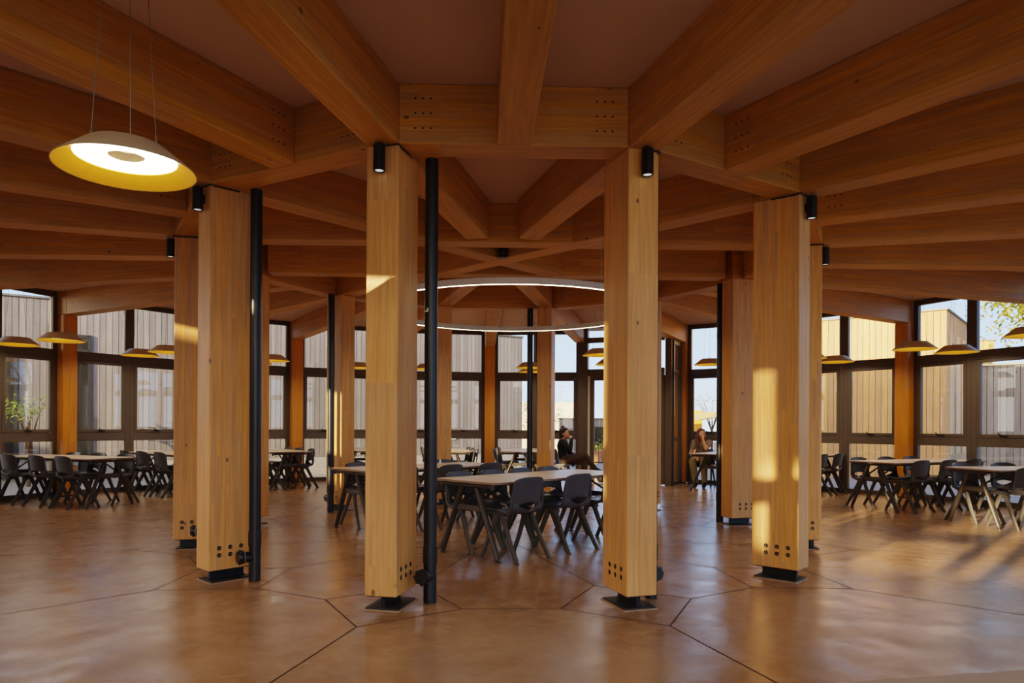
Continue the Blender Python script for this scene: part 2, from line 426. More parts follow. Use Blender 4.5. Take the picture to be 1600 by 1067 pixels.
for k in range(12):
    th = 30*k - 180
    p0 = pol(th-15, R+W2/2, W1/2); p1 = pol(th+15, R+W2/2, -W1/2)
    d = (p1-p0).normalized(); inn = -pol(th, 1)
    q0 = p0 + inn*BW/2 + d*.002; q1 = p1 + inn*BW/2 - d*.002
    nm = 'front' if th == 0 else 'back' if abs(th) == 180 else f'{"right" if th > 0 else "left"} side, {ORD[abs(th)//30]} from the front'
    L_ = (q1-q0).length
    beam('ring_beam', q0, q1, 'short ring beam spanning two ring columns, ' + nm, 'ring beams', [(.17, -1), (L_-.17, -1)], mitre=BW*math.tan(D2R(15)))
# inner cross beams (reciprocal star inside the ring)
ri = R - W2/2 - .002
e = .0015
for s, nm in ((-1, 'front'), (1, 'back')):
    thr = 75 if s < 0 else 105
    beam('tie_beam', pol(-thr, ri)*.975, pol(thr, ri)*.975, f'straight timber tie beam crossing the ring from side to side, {nm} one', 'ring cross beams', [(.35, -1), (6.0, -1)], z0=ZBM+e)
beam('cross_beam', pol(45, ri), pol(-135, ri), 'diagonal timber beam crossing the ring, rising to the near right', 'ring cross beams', z0=ZBM)
for sgn, nm in ((-1, 'front left'), (1, 'back right')):
    th = -45 if sgn < 0 else 135
    beam('cross_beam', pol(th, ri), pol(th, BW/2+.003), f'half diagonal timber beam from the {nm} to the ring centre', 'ring cross beams', z0=ZBM+2*e)
for th, nm in ((-15, 'near left'), (15, 'near right'), (165, 'rear right'), (-165, 'rear left')):
    yy = .88 + BW/2
    beam('inner_beam', pol(th, ri), pol(th, (yy+.03)/math.cos(D2R(15))), f'inner timber beam from the {nm} column to the tie beam', 'ring inner beams', z0=ZBM+3*e)
t = thing('centre_spotlight', 'small black box spotlight under the crossing beams inside the ring', 'spotlight', (.03, -.25, 3.30))
b = MB(); b.box((0, 0, .08), (.105, .09, .16), bev=.006); b.box((0, .02, .165), (.05, .04, .02)); b.build('housing', M['black'], t)
b = MB(); b.disc((0, -.0465, .05), .022, (0, -1, 0), 16); b.build('lens', M['washer'], t)

# ------------------------------------------------------------------ glazed facade
RW = RF*math.cos(D2R(7.5))
ME_fc = MB().box((0, 0, .02+(ZBM-.023)/2), (.255, .26, ZBM-.023), bev=.005).mesh('facade_shaft', M['fcolumn'])
ME_ff = MB().box((0, 0, .01), (.2, .2, .02)).mesh('facade_foot', M['blacksteel'])
def fcol(th, label):
    t = thing('window_column', label, 'column', pol(th, RF-.10), D2R(th), 'window wall columns')
    obj('shaft', ME_fc, t, (0, 0, .0)); obj('foot', ME_ff, t)
for k in range(24):
    th = -165+15*k
    if th in (165,): continue
    if abs(th) < 85: continue
    side = 'right' if th > 0 else 'left'
    n_ = round((180-abs(th))/15)
    lab = 'orange window column, ' + ('at the very back, middle' if n_ == 0 else f'{ORD[n_]} to the {side} of the back middle one')
    fcol(th, lab)
hw = 2*RF*math.sin(D2R(7.5))/2 - .128     # half bay
def window_meshes():
    w = hw; fd = .09
    fr = MB()
    st = .085
    for x in (-w/2+st/2, w/2-st/2): fr.box((x, 0, ZT/2), (st, fd, ZT-.004), bev=.004)
    for z0, z1 in ((0, .085), (1.0, 1.16), (2.52, 2.68), (3.63, ZT-.002)): fr.box((0, 0, (z0+z1)/2), (w-2*st, fd-.006, z1-z0), bev=.004)
    sa = MB(); z0, z1 = 1.16, 2.52; x0 = w/2-st; s = .06
    for x in (-x0+s/2, x0-s/2): sa.box((x, .012, (z0+z1)/2), (s, .075, z1-z0-.006), bev=.006)
    for z in (z0+s/2, z1-s/2): sa.box((0, .012, z), (2*x0-2*s, .075, s), bev=.006)
    gl = MB(); y = -.012
    for a, b_, m in ((.085, 1.0, st), (1.16+s, 2.52-s, st+s), (2.68, 3.63, st)):
        x = w/2-m; gl.quad([(-x, y, a), (x, y, a), (x, y, b_), (-x, y, b_)])
    ha = MB(); ha.box((0, .062, z0+.03), (.12, .022, .022), bev=.004); ha.tube([(.0, .075, z0+.03), (.03, .10, z0+.045), (.07, .105, z0+.085)], [.011, .010, .008], 8)
    return fr.mesh('window_frame', M['frame']), sa.mesh('sash', M['frame']), gl.mesh('glazing', M['glass'], 0), ha.mesh('handle', M['gasket'])
ME_w = window_meshes()
wi = 0
for k in range(24):
    thc = -172.5+15*k
    if thc > 180: thc -= 360
    if abs(thc-157.5) < .1: continue
    for s in (-1, 1):
        wi += 1
        off = s*hw/2
        o = obj(f'window_{wi}', ME_w[0], None, pol(thc, RW+.02, off), D2R(thc)); struct(o)
        q = obj('sash', ME_w[1], o); obj('glazing', ME_w[2], o)
        if abs(thc) > 100: obj('handle', ME_w[3], q)
# entrance: recessed glazed porch between the beams at 165 and 150 degrees
pA, pB = pol(165, 8.14), pol(150, 8.12)
dv = (pB-pA); wl = dv.length; rz = math.atan2(dv.y, dv.x)
fr = MB()
fr.box((.10, 0, ZT/2), (.22, .16, ZT-.004), bev=.005); fr.box((wl-.06, 0, ZT/2), (.14, .14, ZT-.004), bev=.005)
for z0, z1 in ((2.5, 2.66), (3.28, 3.40), (3.63, ZT-.004)): fr.box((wl/2+.02, 0, (z0+z1)/2), (wl-.34, .1, z1-z0), bev=.004)
fr.box((.235, 0, 1.25), (.05, .12, 2.5), mi=1)  # pale strip: light on the jamb put into its colour
d_ = struct(fr.build('door_1', [M['frame'], M['ringbody']], None, pA, rz))
lw = (wl-.13-.26)/2
for i in range(2):
    lf = MB(); x0 = .26+i*lw
    for x in (x0+.05, x0+lw-.05): lf.box((x, .0, 1.255), (.095, .05, 2.48), bev=.004)
    for z in (.07, 2.45): lf.box((x0+lw/2, 0, z), (lw-.19, .05, .11), bev=.004)
    q = lf.build('door_leaf', M['frame'], d_)
    MB().quad([(x0+.09, .0, .12), (x0+lw-.09, 0, .12), (x0+lw-.09, 0, 2.4), (x0+.09, 0, 2.4)]).build('door_glass', M['glass'], q)
    MB().tube([(x0+(lw-.05 if i == 0 else .05), -.055, .95), (x0+(lw-.05 if i == 0 else .05), -.055, 1.35)], .012, 8).build('door_handle', M['gasket'], q)
MB().quad([(.22, 0, 2.66), (wl-.12, 0, 2.66), (wl-.12, 0, 3.28), (.22, 0, 3.28)]).quad([(.22, 0, 3.4), (wl-.12, 0, 3.4), (wl-.12, 0, 3.63), (.22, 0, 3.63)]).build('transom_glass', M['glass'], d_)
for th, ni in ((165, 1), (150, 2)):
    p0 = pol(th, 8.22); p1 = pol(th, RF-.24); dv = p1-p0; wl2 = dv.length
    fr = MB()
    for x in (.035, wl2-.035): fr.box((x, 0, ZBM/2), (.07, .07, ZBM-.006), bev=.004)
    for z0, z1 in ((0, .08), (1.0, 1.08), (2.52, 2.62), (3.2, ZBM-.004)): fr.box((wl2/2, 0, (z0+z1)/2), (wl2-.14, .06, z1-z0), bev=.004)
    o = struct(fr.build(f'wall_porch_side_{ni}', M['frame'], None, p0, math.atan2(dv.y, dv.x)))
    g_ = MB()
    for a, b_ in ((.08, 1.0), (1.08, 2.52), (2.62, 3.2)): g_.quad([(.07, 0, a), (wl2-.07, 0, a), (wl2-.07, 0, b_), (.07, 0, b_)])
    g_.build('side_glass', M['glass'], o)

# ------------------------------------------------------------------ furniture
def grid_mesh(fn, nu, nv, thick, keep=None):
    bm = bmesh.new(); V = [[bm.verts.new(fn(i/nu, j/nv)) for j in range(nv+1)] for i in range(nu+1)]
    for i in range(nu):
        for j in range(nv):
            if keep and not keep((i+.5)/nu, (j+.5)/nv): continue
            bm.faces.new((V[i][j], V[i+1][j], V[i+1][j+1], V[i][j+1]))
    for v in [v for v in bm.verts if not v.link_faces]: bm.verts.remove(v)
    bmesh.ops.recalc_face_normals(bm, faces=bm.faces)
    bmesh.ops.solidify(bm, geom=bm.faces[:], thickness=thick)
    for f in bm.faces: f.smooth = True
    return bm
def poly(pts, s):
    n = len(pts)-1; f = min(max(s, 0), .99999)*n; i = int(f); t = f-i
    p0, p1, p2, p3 = pts[max(i-1, 0)], pts[i], pts[i+1], pts[min(i+2, n)]
    return [.5*((2*b)+(-a+c)*t+(2*a-5*b+4*c-d)*t*t+(-a+3*b-3*c+d)*t**3) for a, b, c, d in zip(p0, p1, p2, p3)]
SEATP = [(.235, .425), (.215, .452), (.12, .462), (0, .452), (-.10, .448), (-.17, .462), (-.205, .505), (-.222, .56)]
BACKP = [(-.213, .53), (-.226, .575), (-.236, .64), (-.246, .70), (-.258, .76), (-.268, .82)]
def seat_fn(u, v):
    y, z = poly(SEATP, v)
    hwid = .205 + .012*math.sin(math.pi*min(1, v*1.1)); x = (u*2-1)*hwid
    k = abs(u*2-1)
    z += .022*k**3*(1 if v < .8 else .4); y += .035*k**2*max(0, v-.72)/.28
    if v > .72: # sides climb to meet the back, the middle stays low
        m = max(0., 1-abs(k)/.72); f = (v-.72)/.28
        z -= .075*f*(m**.6)
    return (x, y, z)
def back_fn(u, v):
    y, z = poly(BACKP, v); k = abs(u*2-1)
    hwid = .212 - .010*v - (.012*max(0, (v-.85)/.15)**2); x = (u*2-1)*hwid
    y += .05*k**2.2
    if v > .8: z -= .024*((v-.8)/.2)*k**4
    if v < .22: z += .040*(1-v/.22)*max(0, 1-k/.78)**.5 if k < .78 else -.02*(1-v/.22)
    return (x, y, z)
def ridge(bm): pass
bm = grid_mesh(seat_fn, 14, 16, .016); s_ = MB(); s_.bm.free(); s_.bm = bm
for x in (-1, 1):  # rolled side rims and the brackets carrying the legs
    s_.tube([(x*.203, .20, .452), (x*.212, .05, .462), (x*.216, -.10, .462), (x*.214, -.165, .49), (x*.213, -.182, .545), (x*.209, -.194, .60)], [.013, .015, .016, .017, .017, .012], 8)
    s_.box((x*.185, -.01, .425), (.05, .16, .04), bev=.01)
ME_seat = s_.mesh('seat', M['plastic'], 50)
bm = grid_mesh(back_fn, 14, 12, .018); s_ = MB(); s_.bm.free(); s_.bm = bm
for x in (-1, 1):
    s_.tube([(x*.212, -.178, .535), (x*.211, -.184, .60), (x*.207, -.196, .68), (x*.200, -.211, .77)], [.011, .012, .012, .009], 8)
ME_back = s_.mesh('backrest', M['plastic'], 50)
ME_leg = {}
for x in (-1, 1):
    for f in (-1, 1):
        b = MB(); y1 = .235 if f > 0 else -.275
        b.tube([(x*.192, f*.012, .455), (x*.200, f*.05 if f > 0 else -.055, .41), (x*.217, y1*.62, .18), (x*.228, y1, .0)], [.030, .029, .025, .021], 8, flat=(1.15, .72), up=(1, 0, 0))
        b.box((x*.228, y1, .004), (.03, .042, .008), bev=.002)
        ME_leg[(x, f)] = b.mesh('leg', M['plastic_leg'], 60)
def make_chair(loc, rz, label):
    t = thing('chair', label, 'chair', loc, rz, 'charcoal plastic chairs')
    obj('seat', ME_seat, t); obj('backrest', ME_back, t)
    for k in ME_leg: obj('leg', ME_leg[k], t)
    return t
TL, TW, TZ = 2.32, .88, .775
def table_meshes():
    b = MB(); r = .07; n = 6; pts = []
    for cx, cy, a0 in ((TL/2-r, TW/2-r, 0), (-TL/2+r, TW/2-r, 90), (-TL/2+r, -TW/2+r, 180), (TL/2-r, -TW/2+r, 270)):
        for i in range(n+1):
            a = D2R(a0+90*i/n); pts.append((cx+r*math.cos(a), cy+r*math.sin(a)))
    up = [b.bm.verts.new((x, y, TZ)) for x, y in pts]; lo = [b.bm.verts.new((x, y, TZ-.022)) for x, y in pts]
    b.bm.faces.new(up); f = b.bm.faces.new(lo); f.material_index = 1
    for i in range(len(pts)):
        f = b.bm.faces.new((up[i], up[(i+1) % len(pts)], lo[(i+1) % len(pts)], lo[i])); f.material_index = 1
    top = b.mesh('tabletop', [M['top'], M['edge']], 0)
    leg = MB(); leg.tube([(0, .10, .715), (0, .40, .03)], [.034, .028], 8, flat=(.85, 1.), up=(1, 0, 0)); leg = leg.mesh('leg', M['tleg'], 50)
    foot = MB(); foot.tube([(0, .401, .032), (0, .403, .012)], .011, 8); foot.lathe([(.0001, .018), (.02, .016), (.032, .006), (.032, 0), (.0001, 0)], 14, (0, .405, .0)); foot = foot.mesh('foot', M['tleg'], 50)
    bar = MB(); bar.box((0, 0, .50), (.022, .38, .062), bev=.006); bar = bar.mesh('crossbar', M['tleg'])
    rail = MB()
    for x in (-1, 1):
        rail.tube([(x*(TL/2-.05), -TW/2+.06, .728), (x*(TL/2-.05), TW/2-.06, .728)], .017, 8)
        for y in (-1, 1): rail.box((x*(TL/2-.05), y*(TW/2-.07), .728), (.035, .03, .06), bev=.004)
    for y in (-1, 1):
        rail.tube([(-TL/2+.05, y*.12, .722), (TL/2-.05, y*.12, .722)], .017, 8)
        for x in (-1, 1): rail.tube([(x*(TL/2-.08), y*.12, .55), (x*(TL/2-.45), y*.12, .715)], .012, 6)
    rail = rail.mesh('under_rail', M['tleg'])
    return top, leg, foot, bar, rail
ME_t = table_meshes()
def make_table(cx, cy, ang, label, group='long tables'):
    t = thing('table', label, 'table', (cx, cy, 0), ang, group)
    obj('tabletop', ME_t[0], t); obj('under_rail', ME_t[4], t)
    for x in (-1, 1):
        obj('crossbar', ME_t[3], t, (x*(TL/2-.09), 0, 0))
        for y in (0, math.pi):
            q = obj('leg', ME_t[1], t, (x*(TL/2-.09), 0, 0), y); obj('foot', ME_t[2], q)
    return t
proto_t = make_table(.60, -.55, 0, '', 'long tables')
chair0 = make_chair((0, 0, 0), 0, '')
used_t = used_c = False
def put_table(cx, cy, ang, label):
    global used_t
    if not used_t:
        used_t = True; proto_t.location = (cx, cy, 0); proto_t.rotation_euler = (0, 0, ang); proto_t['label'] = label; return proto_t
    return dup(proto_t, (cx, cy, 0), ang, label)
def put_chair(x, y, ang, label):
    global used_c
    if not used_c:
        used_c = True; chair0.location = (x, y, 0); chair0.rotation_euler = (0, 0, ang); chair0['label'] = label; return chair0
    return dup(chair0, (x, y, 0), ang, label)
def table_set(ex, ey, ax, label, short, near, far, sidew=('near', 'far'), endw=('front', 'rear'), offn=.36, jit=.02, skip=()):
    """ex,ey: middle of the near short edge; ax: axis angle in degrees; chairs at distances along it.
    the 'near' side is to the right of the axis direction."""
    a = D2R(ax); u = Vector((math.cos(a), math.sin(a))); nrm = Vector((u.y, -u.x)); e = Vector((ex, ey))
    c = e + u*TL/2
    put_table(c.x, c.y, a, label)
    for sd, lst, w in ((1, near, sidew[0]), (-1, far, sidew[1])):
        for i, s in enumerate(lst):
            o = offn if not hasattr(s, '__len__') else s[1]; al = s if not hasattr(s, '__len__') else s[0]
            q = e + u*al + nrm*sd*(o + rnd.uniform(-jit, jit)*(0 if len(lst) == 4 else 1))
            face = -nrm*sd; rz_ = math.atan2(face.y, face.x) - math.pi/2 + rnd.uniform(-.06, .06)*(0 if len(lst) == 4 else 1)
            if (sd, i) in skip: continue
            ordw = ORD[i+1]
            put_chair(q.x, q.y, rz_, f'charcoal plastic chair, {ordw} along the {w} side of {short}')
table_set(-.40, -1.52, 44, 'long pale table inside the column ring, nearest the camera', 'the nearest table in the ring', [(.41, .32), (1.19, .32), (1.90, .30)], [(.42, .30), (.914, .30), (1.408, .30), (1.902, .30)])
table_set(-1.88, .20, 41.5, 'long pale table inside the column ring, behind the nearest one', 'the rear table in the ring', [(.5, .33), (1.21, .33), (1.92, .33)], [(.5, .33), (1.21, .33), (1.92, .33)])
WT = [(-115.0, 6.72, 'first'), (-129.5, 6.95, 'second'), (-145., 7.1, 'third'), (-159.5, 6.75, 'fourth'), (-172.5, 6.3, 'fifth'), (174.5, 6.4, 'sixth'), (141.3, 7.05, 'seventh'), (130., 6.7, 'eighth'), (112.8, 6.55, 'ninth'), (97.2, 6.45, 'tenth')]
for th, r0, w in WT:
    p = pol(th, r0)
    alongs = [.42, 1.09, 1.76]
    kw = {}
    nr, fr_ = list(alongs), list(alongs)
    if w == 'seventh': nr, fr_ = [.42, 1.09, 1.76], []
    lab = f'long pale window table, {w} from the left along the windows'
    if w == 'seventh': lab = 'long pale window table where the long-haired person sits'
    # axis points outward; right of the axis direction
    table_set(p.x, p.y, th-90, lab, f'the {w} window table from left', nr, fr_, ('clockwise', 'anticlockwise') if False else ('right', 'left') , offn=.34)
# table corner at the lower right edge of the picture
tt = put_table(1.30, -7.275, D2R(8.6), 'pale table corner at the lower right edge, nearest of all tables')

t = thing('bottle', 'tiny white bottle standing on the rear table in the ring', 'bottle', (-.81, 1.62, TZ+.0005))
MB().lathe([(.0001, 0), (.018, 0), (.019, .006), (.012, .045), (.008, .052), (.0001, .052)], 16).build('bottle_body', M['white'], t)
MB().lathe([(.0001, .051), (.009, .051), (.009, .064), (.0001, .066)], 12).build('bottle_cap', M['ringbody'], t)
# ------------------------------------------------------------------ pendants
ZP = 2.60
b = MB(); b.lathe([(.330, 0), (.326, .006), (.186, .116), (.180, .120), (.082, .120), (.082, .117), (.172, .115), (.316, .010)], 48, closed=True); ME_sh = b.mesh('shade', M['shade'], 40)
b = MB(); b.lathe([(.3245, .0006), (.236, .058), (.236, .074), (.318, .0085)], 48, closed=True); ME_rf = b.mesh('reflector', M['gold'], 40)
b = MB(); b.lathe([(.2355, .064), (.228, .061), (.092, .061), (.084, .070)], 48); ME_df = b.mesh('diffuser', M['diff'], 40)
b = MB(); b.lathe([(.0835, .070), (.0835, .116)], 32); ME_hole = b.mesh('inner_collar', M['shade'], 0)
hgt = ZT-ZP
ME_wr = []
for k in range(3):
    a = D2R(90+120*k); b = MB(); b.tube([(.165*math.cos(a), .165*math.sin(a), .118), (.10*math.cos(a), .10*math.sin(a), hgt-.02)], .0022, 5)
    b.tube([(.165*math.cos(a), .165*math.sin(a), .116), (.165*math.cos(a), .165*math.sin(a), .142)], .006, 6); ME_wr.append(b.mesh('suspension_wire', M['wire']))
b = MB(); b.lathe([(.0001, hgt-.025), (.11, hgt-.025), (.12, hgt-.02), (.12, hgt-.001)], 24); ME_cn = b.mesh('ceiling_rose', M['shade'])
pend = None
def pendant(x, y, label, rot):
    global pend
    if pend is None:
        pend = thing('pendant_lamp', label, 'lamp', (x, y, ZP), rot, 'gold lined pendant lamps')
        obj('shade', ME_sh, pend); obj('reflector', ME_rf, pend); obj('diffuser', ME_df, pend); obj('inner_collar', ME_hole, pend)
        for m_ in ME_wr: obj('suspension_wire', m_, pend)
        obj('ceiling_rose', ME_cn, pend); return pend
    return dup(pend, (x, y, ZP), rot, label)
pendant(-2.02, -4.86, 'large near pendant lamp with gold lining, upper left', .35)
PL = [(-6.72, 2.48, 'over the first window table, inner one'), (-7.78, 3.07, 'over the first window table, cut by the left edge'),
      (-6.60, 4.72, 'left of the pair over the second window table'), (-5.81, 4.10, 'right of the pair over the second window table'),
      (-4.40, 5.57, 'seen between the wide left column and its neighbour'), (-4.98, 6.35, 'over the outer end of the third window table'),
      (-2.99, 7.12, 'peeping out left of the near left column'), (-1.43, 7.33, 'beside the left rear ring column'),
      (.87, 6.78, 'half hidden by the pipe at the right rear column'), (.98, 7.9, 'just behind the lamp by the right rear column'),
      (1.93, 4.0, 'hanging before the entrance doors'), (2.47, 5.85, 'behind the lamp before the entrance'),
      (4.49, 5.68, 'above the long-haired person'), (6.71, 4.92, 'right of the half hidden right column'), (5.85, 4.28, 'over the inner end of the eighth window table'),
      (6.83, 2.65, 'left of the pair over the ninth window table'), (7.82, 3.07, 'right of the pair over the ninth window table'), (7.37, .93, 'cut by the right edge')]
for i, (x, y, nm) in enumerate(PL): pendant(x, y, 'gold lined pendant lamp ' + nm, .4*i)

# ring light inside the column ring
t = thing('ring_light', 'slim white ring light with glowing underside hung inside the column ring', 'lamp', (.15, 0, 2.70))
b = MB(); b.lathe([(1.69, .0), (1.69, .065), (1.645, .065), (1.645, .0), (1.652, .004), (1.683, .004)], 96, closed=True); b.build('ring_body', M['ringbody'], t)
b = MB(); b.lathe([(1.652, .0025), (1.683, .0025)], 96); b.build('light_strip', M['strip'], t)
for k in range(6):
    a = D2R(60*k); x, y = 1.668*math.cos(a), 1.668*math.sin(a)
    b = MB(); b.tube([(x, y, .06), (x, y, ZT-2.712)], .003, 5); b.tube([(x, y, .06), (x, y, .09)], .008, 6); b.build('suspension_wire', M['wire'], t)

# ------------------------------------------------------------------ outside
def rect_building(name, label, cx, cy, rz, w, dpt, h, m, plinth=0., openings=(), side_open=(), coping=True):
    t = thing(name, label, 'building', (cx, cy, -.07), rz)
    b = MB(); b.box((0, dpt/2, h/2+plinth/2), (w, dpt, h-plinth)); b.build('wall', m, t)
    if plinth:
        b = MB(); b.box((0, dpt/2, plinth/2), (w-.02, dpt-.02, plinth)); b.build('plinth', M['concrete'], t)
    if coping:
        b = MB(); b.box((0, dpt/2, h+.02), (w+.08, dpt+.08, .05), bev=.005); b.build('roof_flashing', M['coping'], t)
    for (x, z0, z1, ww) in openings:
        f = MB()
        for xx in (x-ww/2, x+ww/2): f.box((xx, -.01, (z0+z1)/2), (.07, .06, z1-z0+.07))
        for zz in (z0, z1): f.box((x, -.01, zz), (ww, .06, .07))
        q = f.build('window_frame', M['gasket'], t)
        MB().quad([(x-ww/2, -.006, z0), (x+ww/2, -.006, z0), (x+ww/2, -.006, z1), (x-ww/2, -.006, z1)]).build('pane', M['darkglass'], q)
    return t
# grey boarded building to the left and behind; its front wall line runs from (-13.5,6.5) to (1.2,14.6)
p0, p1 = Vector((-14.2, 6.15)), Vector((1.15, 14.6)); dv = p1-p0; mid = (p0+p1)/2
def along(x): return x
gb = rect_building('building_or_sun_block', 'long building of weathered grey vertical boards beyond the left windows', mid.x, mid.y, math.atan2(dv.y, dv.x), dv.length, 5., 4.34, M['grey_boards'], .5,
    openings=((-5.72, .15, 3.12, 1.25), (-4.0, .15, 2.88, .74), (-4.0, 3.14, 3.5, .74), (-.2, 3.0, 3.35, .5)))
# sunlit building to the right
p0, p1 = Vector((8.0, 12.3)), Vector((11.65, 8.9)); dv = p1-p0; mid = (p0+p1)/2; ln = dv.length
sb = rect_building('building_or_sun_block', 'sunlit building of new tan boards beyond the right windows', mid.x, mid.y, math.atan2(dv.y, dv.x), ln, 4.2, 4.42, M['tan_boards'], 0.)
for i, yy in enumerate((.75, 1.75, 2.75)):
    b = MB(); b.box((0, yy, 2.3), (.02, .62, 3.2)); q = b.build('recess_panel', M['beam'], sb, (ln/2+.006, 0, 0))
for (x, z) in ((-1.05, 3.62), (-2.0, 2.36)):
    b = MB(); b.tube([(x-.12, -.05, z), (x-.09, -.06, z), (x+.09, -.06, z), (x+.12, -.05, z)], [.03, .05, .05, .03], 12)
    q = b.build('bulkhead_lamp', M['coping'], None, sb.location, sb.rotation_euler.z)
    tag(q, 'grey oval outdoor lamp on the tan boards, ' + ('upper one' if z > 3 else 'lower one'), 'lamp', 'outdoor wall lamps', 'thing')
p0, p1 = Vector((13.6, 16.6)), Vector((17.0, 14.3)); dv = p1-p0; mid = (p0+p1)/2
sb2 = rect_building('building_or_sun_block', 'farther small building of tan boards at the right edge', mid.x, mid.y, math.atan2(dv.y, dv.x), dv.length, 4., 4.35, M['tan_boards'], 0.)
for i, yy in enumerate((.8, 1.9)):
    b = MB(); b.box((0, yy, 2.3), (.02, .7, 3.2)); b.build('recess_panel', M['beam'], sb2, (dv.length/2+.006, 0, 0))
c_ = Vector((14.2, 6.6)); t = rect_building('boarded_wall', 'shaded grey boarded garden wall at the right edge, behind the tenth window table', c_.x, c_.y, math.atan2(-4.4, 4.2), 6.0, .15, 2.95, M['grey_boards'], .2)
# cream wall and low building straight behind the entrance
rect_building('low_building', 'cream rendered building behind the seated person with dark jacket', 2.0, 30.0, 0, 6.4, 5., 2.75, M['render'], 0., coping=False)
rect_building('low_building', 'low grey outbuilding with a door seen through the entrance', 5.2, 24.0, -.1, 3.4, 3., 1.75, M['grey_boards'], 0., openings=((.1, .05, 1.35, .55),))
rect_building('low_building', 'orange boarded hut seen through the door glass', 9.9, 25.5, -.2, 1.6, 2., 2.2, M['fcolumn'], 0., coping=False)

def tree(loc, h, cr, n, m, label, sz=.12, name='tree', zc=.72):
    t = thing(name, label, 'tree' if name == 'tree' else 'shrub', loc, rnd.uniform(0, 6))
    b = MB(); tp = Vector((0, 0, h*zc))
    b.tube([(0, 0, 0), (.05, .03, h*.3), (0, 0, h*.7)], [h*.022, h*.016, h*.008], 7)
    tips = []
    for k in range(9):
        a = rnd.uniform(0, 6.28); e_ = rnd.uniform(-.3, 1.); q = tp + Vector((math.cos(a)*cr*.8, math.sin(a)*cr*.8, e_*cr*.8)); tips.append(q)
        b.tube([(0, 0, h*.35), (q*.5 + Vector((0, 0, h*.25))), q], [h*.01, h*.007, h*.003], 5)
    b.build('trunk', M['bark'], t)
    c = MB()
    for i in range(n):
        ctr = rnd.choice(tips) + Vector((rnd.gauss(0, 1), rnd.gauss(0, 1), rnd.gauss(0, 1)))*cr*.27
        d1 = Vector((rnd.uniform(-1, 1), rnd.uniform(-1, 1), rnd.uniform(-1, .6))).normalized(); d2 = d1.orthogonal().normalized()
        s = sz*rnd.uniform(.6, 1.3)
        c.quad([ctr, ctr+d1*s*.5+d2*s*.2, ctr+d1*s, ctr+d1*s*.5-d2*s*.2])
    c.build('crown', m, t, sharp=0); return t
tree((15.9, 9.5, -.07), 6.7, 1.9, 3000, M['leaf'], 'leafy tree with yellow-green leaves at the right edge', .16)
tree((2.6, 22.0, -.07), 1.9, .7, 500, M['leaf2'], 'bushy sapling behind the seated person in dark jacket', .12)
tree((6.35, 23.0, -.07), 2.1, .45, 320, M['leaf2'], 'slim green tree beside the low grey outbuilding', .1)
tree((12.4, 29.0, -.07), 3.2, .9, 500, M['leaf'], 'rounded tree behind the long-haired person', .12)
tree((-10.2, 7.15, -.07), 2.1, .40, 200, M['leaf2'], 'thin young tree against the grey boards at far left', .09, zc=.8)
tree((1.55, 14.2, -.07), 2.6, .35, 220, M['leaf2'], 'narrow climbing plant at the corner of the grey building', .1, zc=.75)
for i, (x, y) in enumerate(((4.0, 17.5), (4.7, 18.2), (6.2, 17.0))):
    t = thing('planter', ['round terracotta planter left of the entrance view', 'round terracotta planter in the middle of the entrance view', 'round terracotta planter seen through the right door leaf'][i], 'planter', (x, y, -.07), 0, 'planters')
    MB().lathe([(.0001, 0), (.26, 0), (.36, .5), (.33, .5), (.30, .42), (.0001, .42)], 20).build('pot', M['pot'], t)
    c = MB()
    for k in range(120):
        p = Vector((rnd.gauss(0, .17), rnd.gauss(0, .17), .5+abs(rnd.gauss(0, .14)))); d1 = Vector((rnd.uniform(-1, 1), rnd.uniform(-1, 1), rnd.uniform(0, 1))).normalized(); d2 = d1.orthogonal().normalized()
        c.quad([p, p+d1*.06+d2*.02, p+d1*.12, p+d1*.06-d2*.02])
    c.build('foliage', M['leaf'], t, sharp=0)
# unseen blocks added behind the camera, sized to cut the sun into patches
def sunframe(off, dist):          # point at sideways offset and distance towards the sun from the hall's middle
    sx, sy = -.7071, -.7071
    # offset is positive to the left of the light's travel
    return Vector((sx*dist + off*sy, sy*dist - off*sx))
def sun_block(name, label, o0, o1, dist, h, dpt=4., m=None):
    c = sunframe((o0+o1)/2, dist)
    return rect_building(name, label, c.x, c.y, D2R(135), o1-o0, dpt, h, m or M['grey_boards'], .3)
sun_block('building_or_sun_block', 'low added sun blocker of grey boards, unseen behind the camera', -3.0, 14., 16., 3.9)
sun_block('building_or_sun_block', 'low added sun blocker of grey boards, unseen behind the camera to the right', -12., -3.12, 16., 3.74)
sun_block('building_or_sun_block', 'taller added sun blocker of grey boards, unseen behind the camera', -2.35, 2.75, 20.2, 6.0)
sun_block('building_or_sun_block', 'narrow added sun blocker of grey boards, unseen behind the camera', -3.27, -2.70, 20.2, 6.6, 1.2)
q_ = sunframe(-7.2, 20.2)
t = thing('sun_block_canopy', 'added sun blocker, raised slab on posts, unseen behind the camera', 'sun_blocker', (q_.x, q_.y, -.07), D2R(135))
MB().box((3.64, .15, 6.18), (.46, .3, 1.4)).box((-.30, .15, 6.50), (7.52, .3, .90)).build('roof', M['grey_boards'], t)  # unseen slab added to narrow the slot the sun comes through
for x in (-3.9, 3.7): MB().box((x, .15, 2.74), (.16, .16, 5.47)).build('post', M['grey_boards'], t)
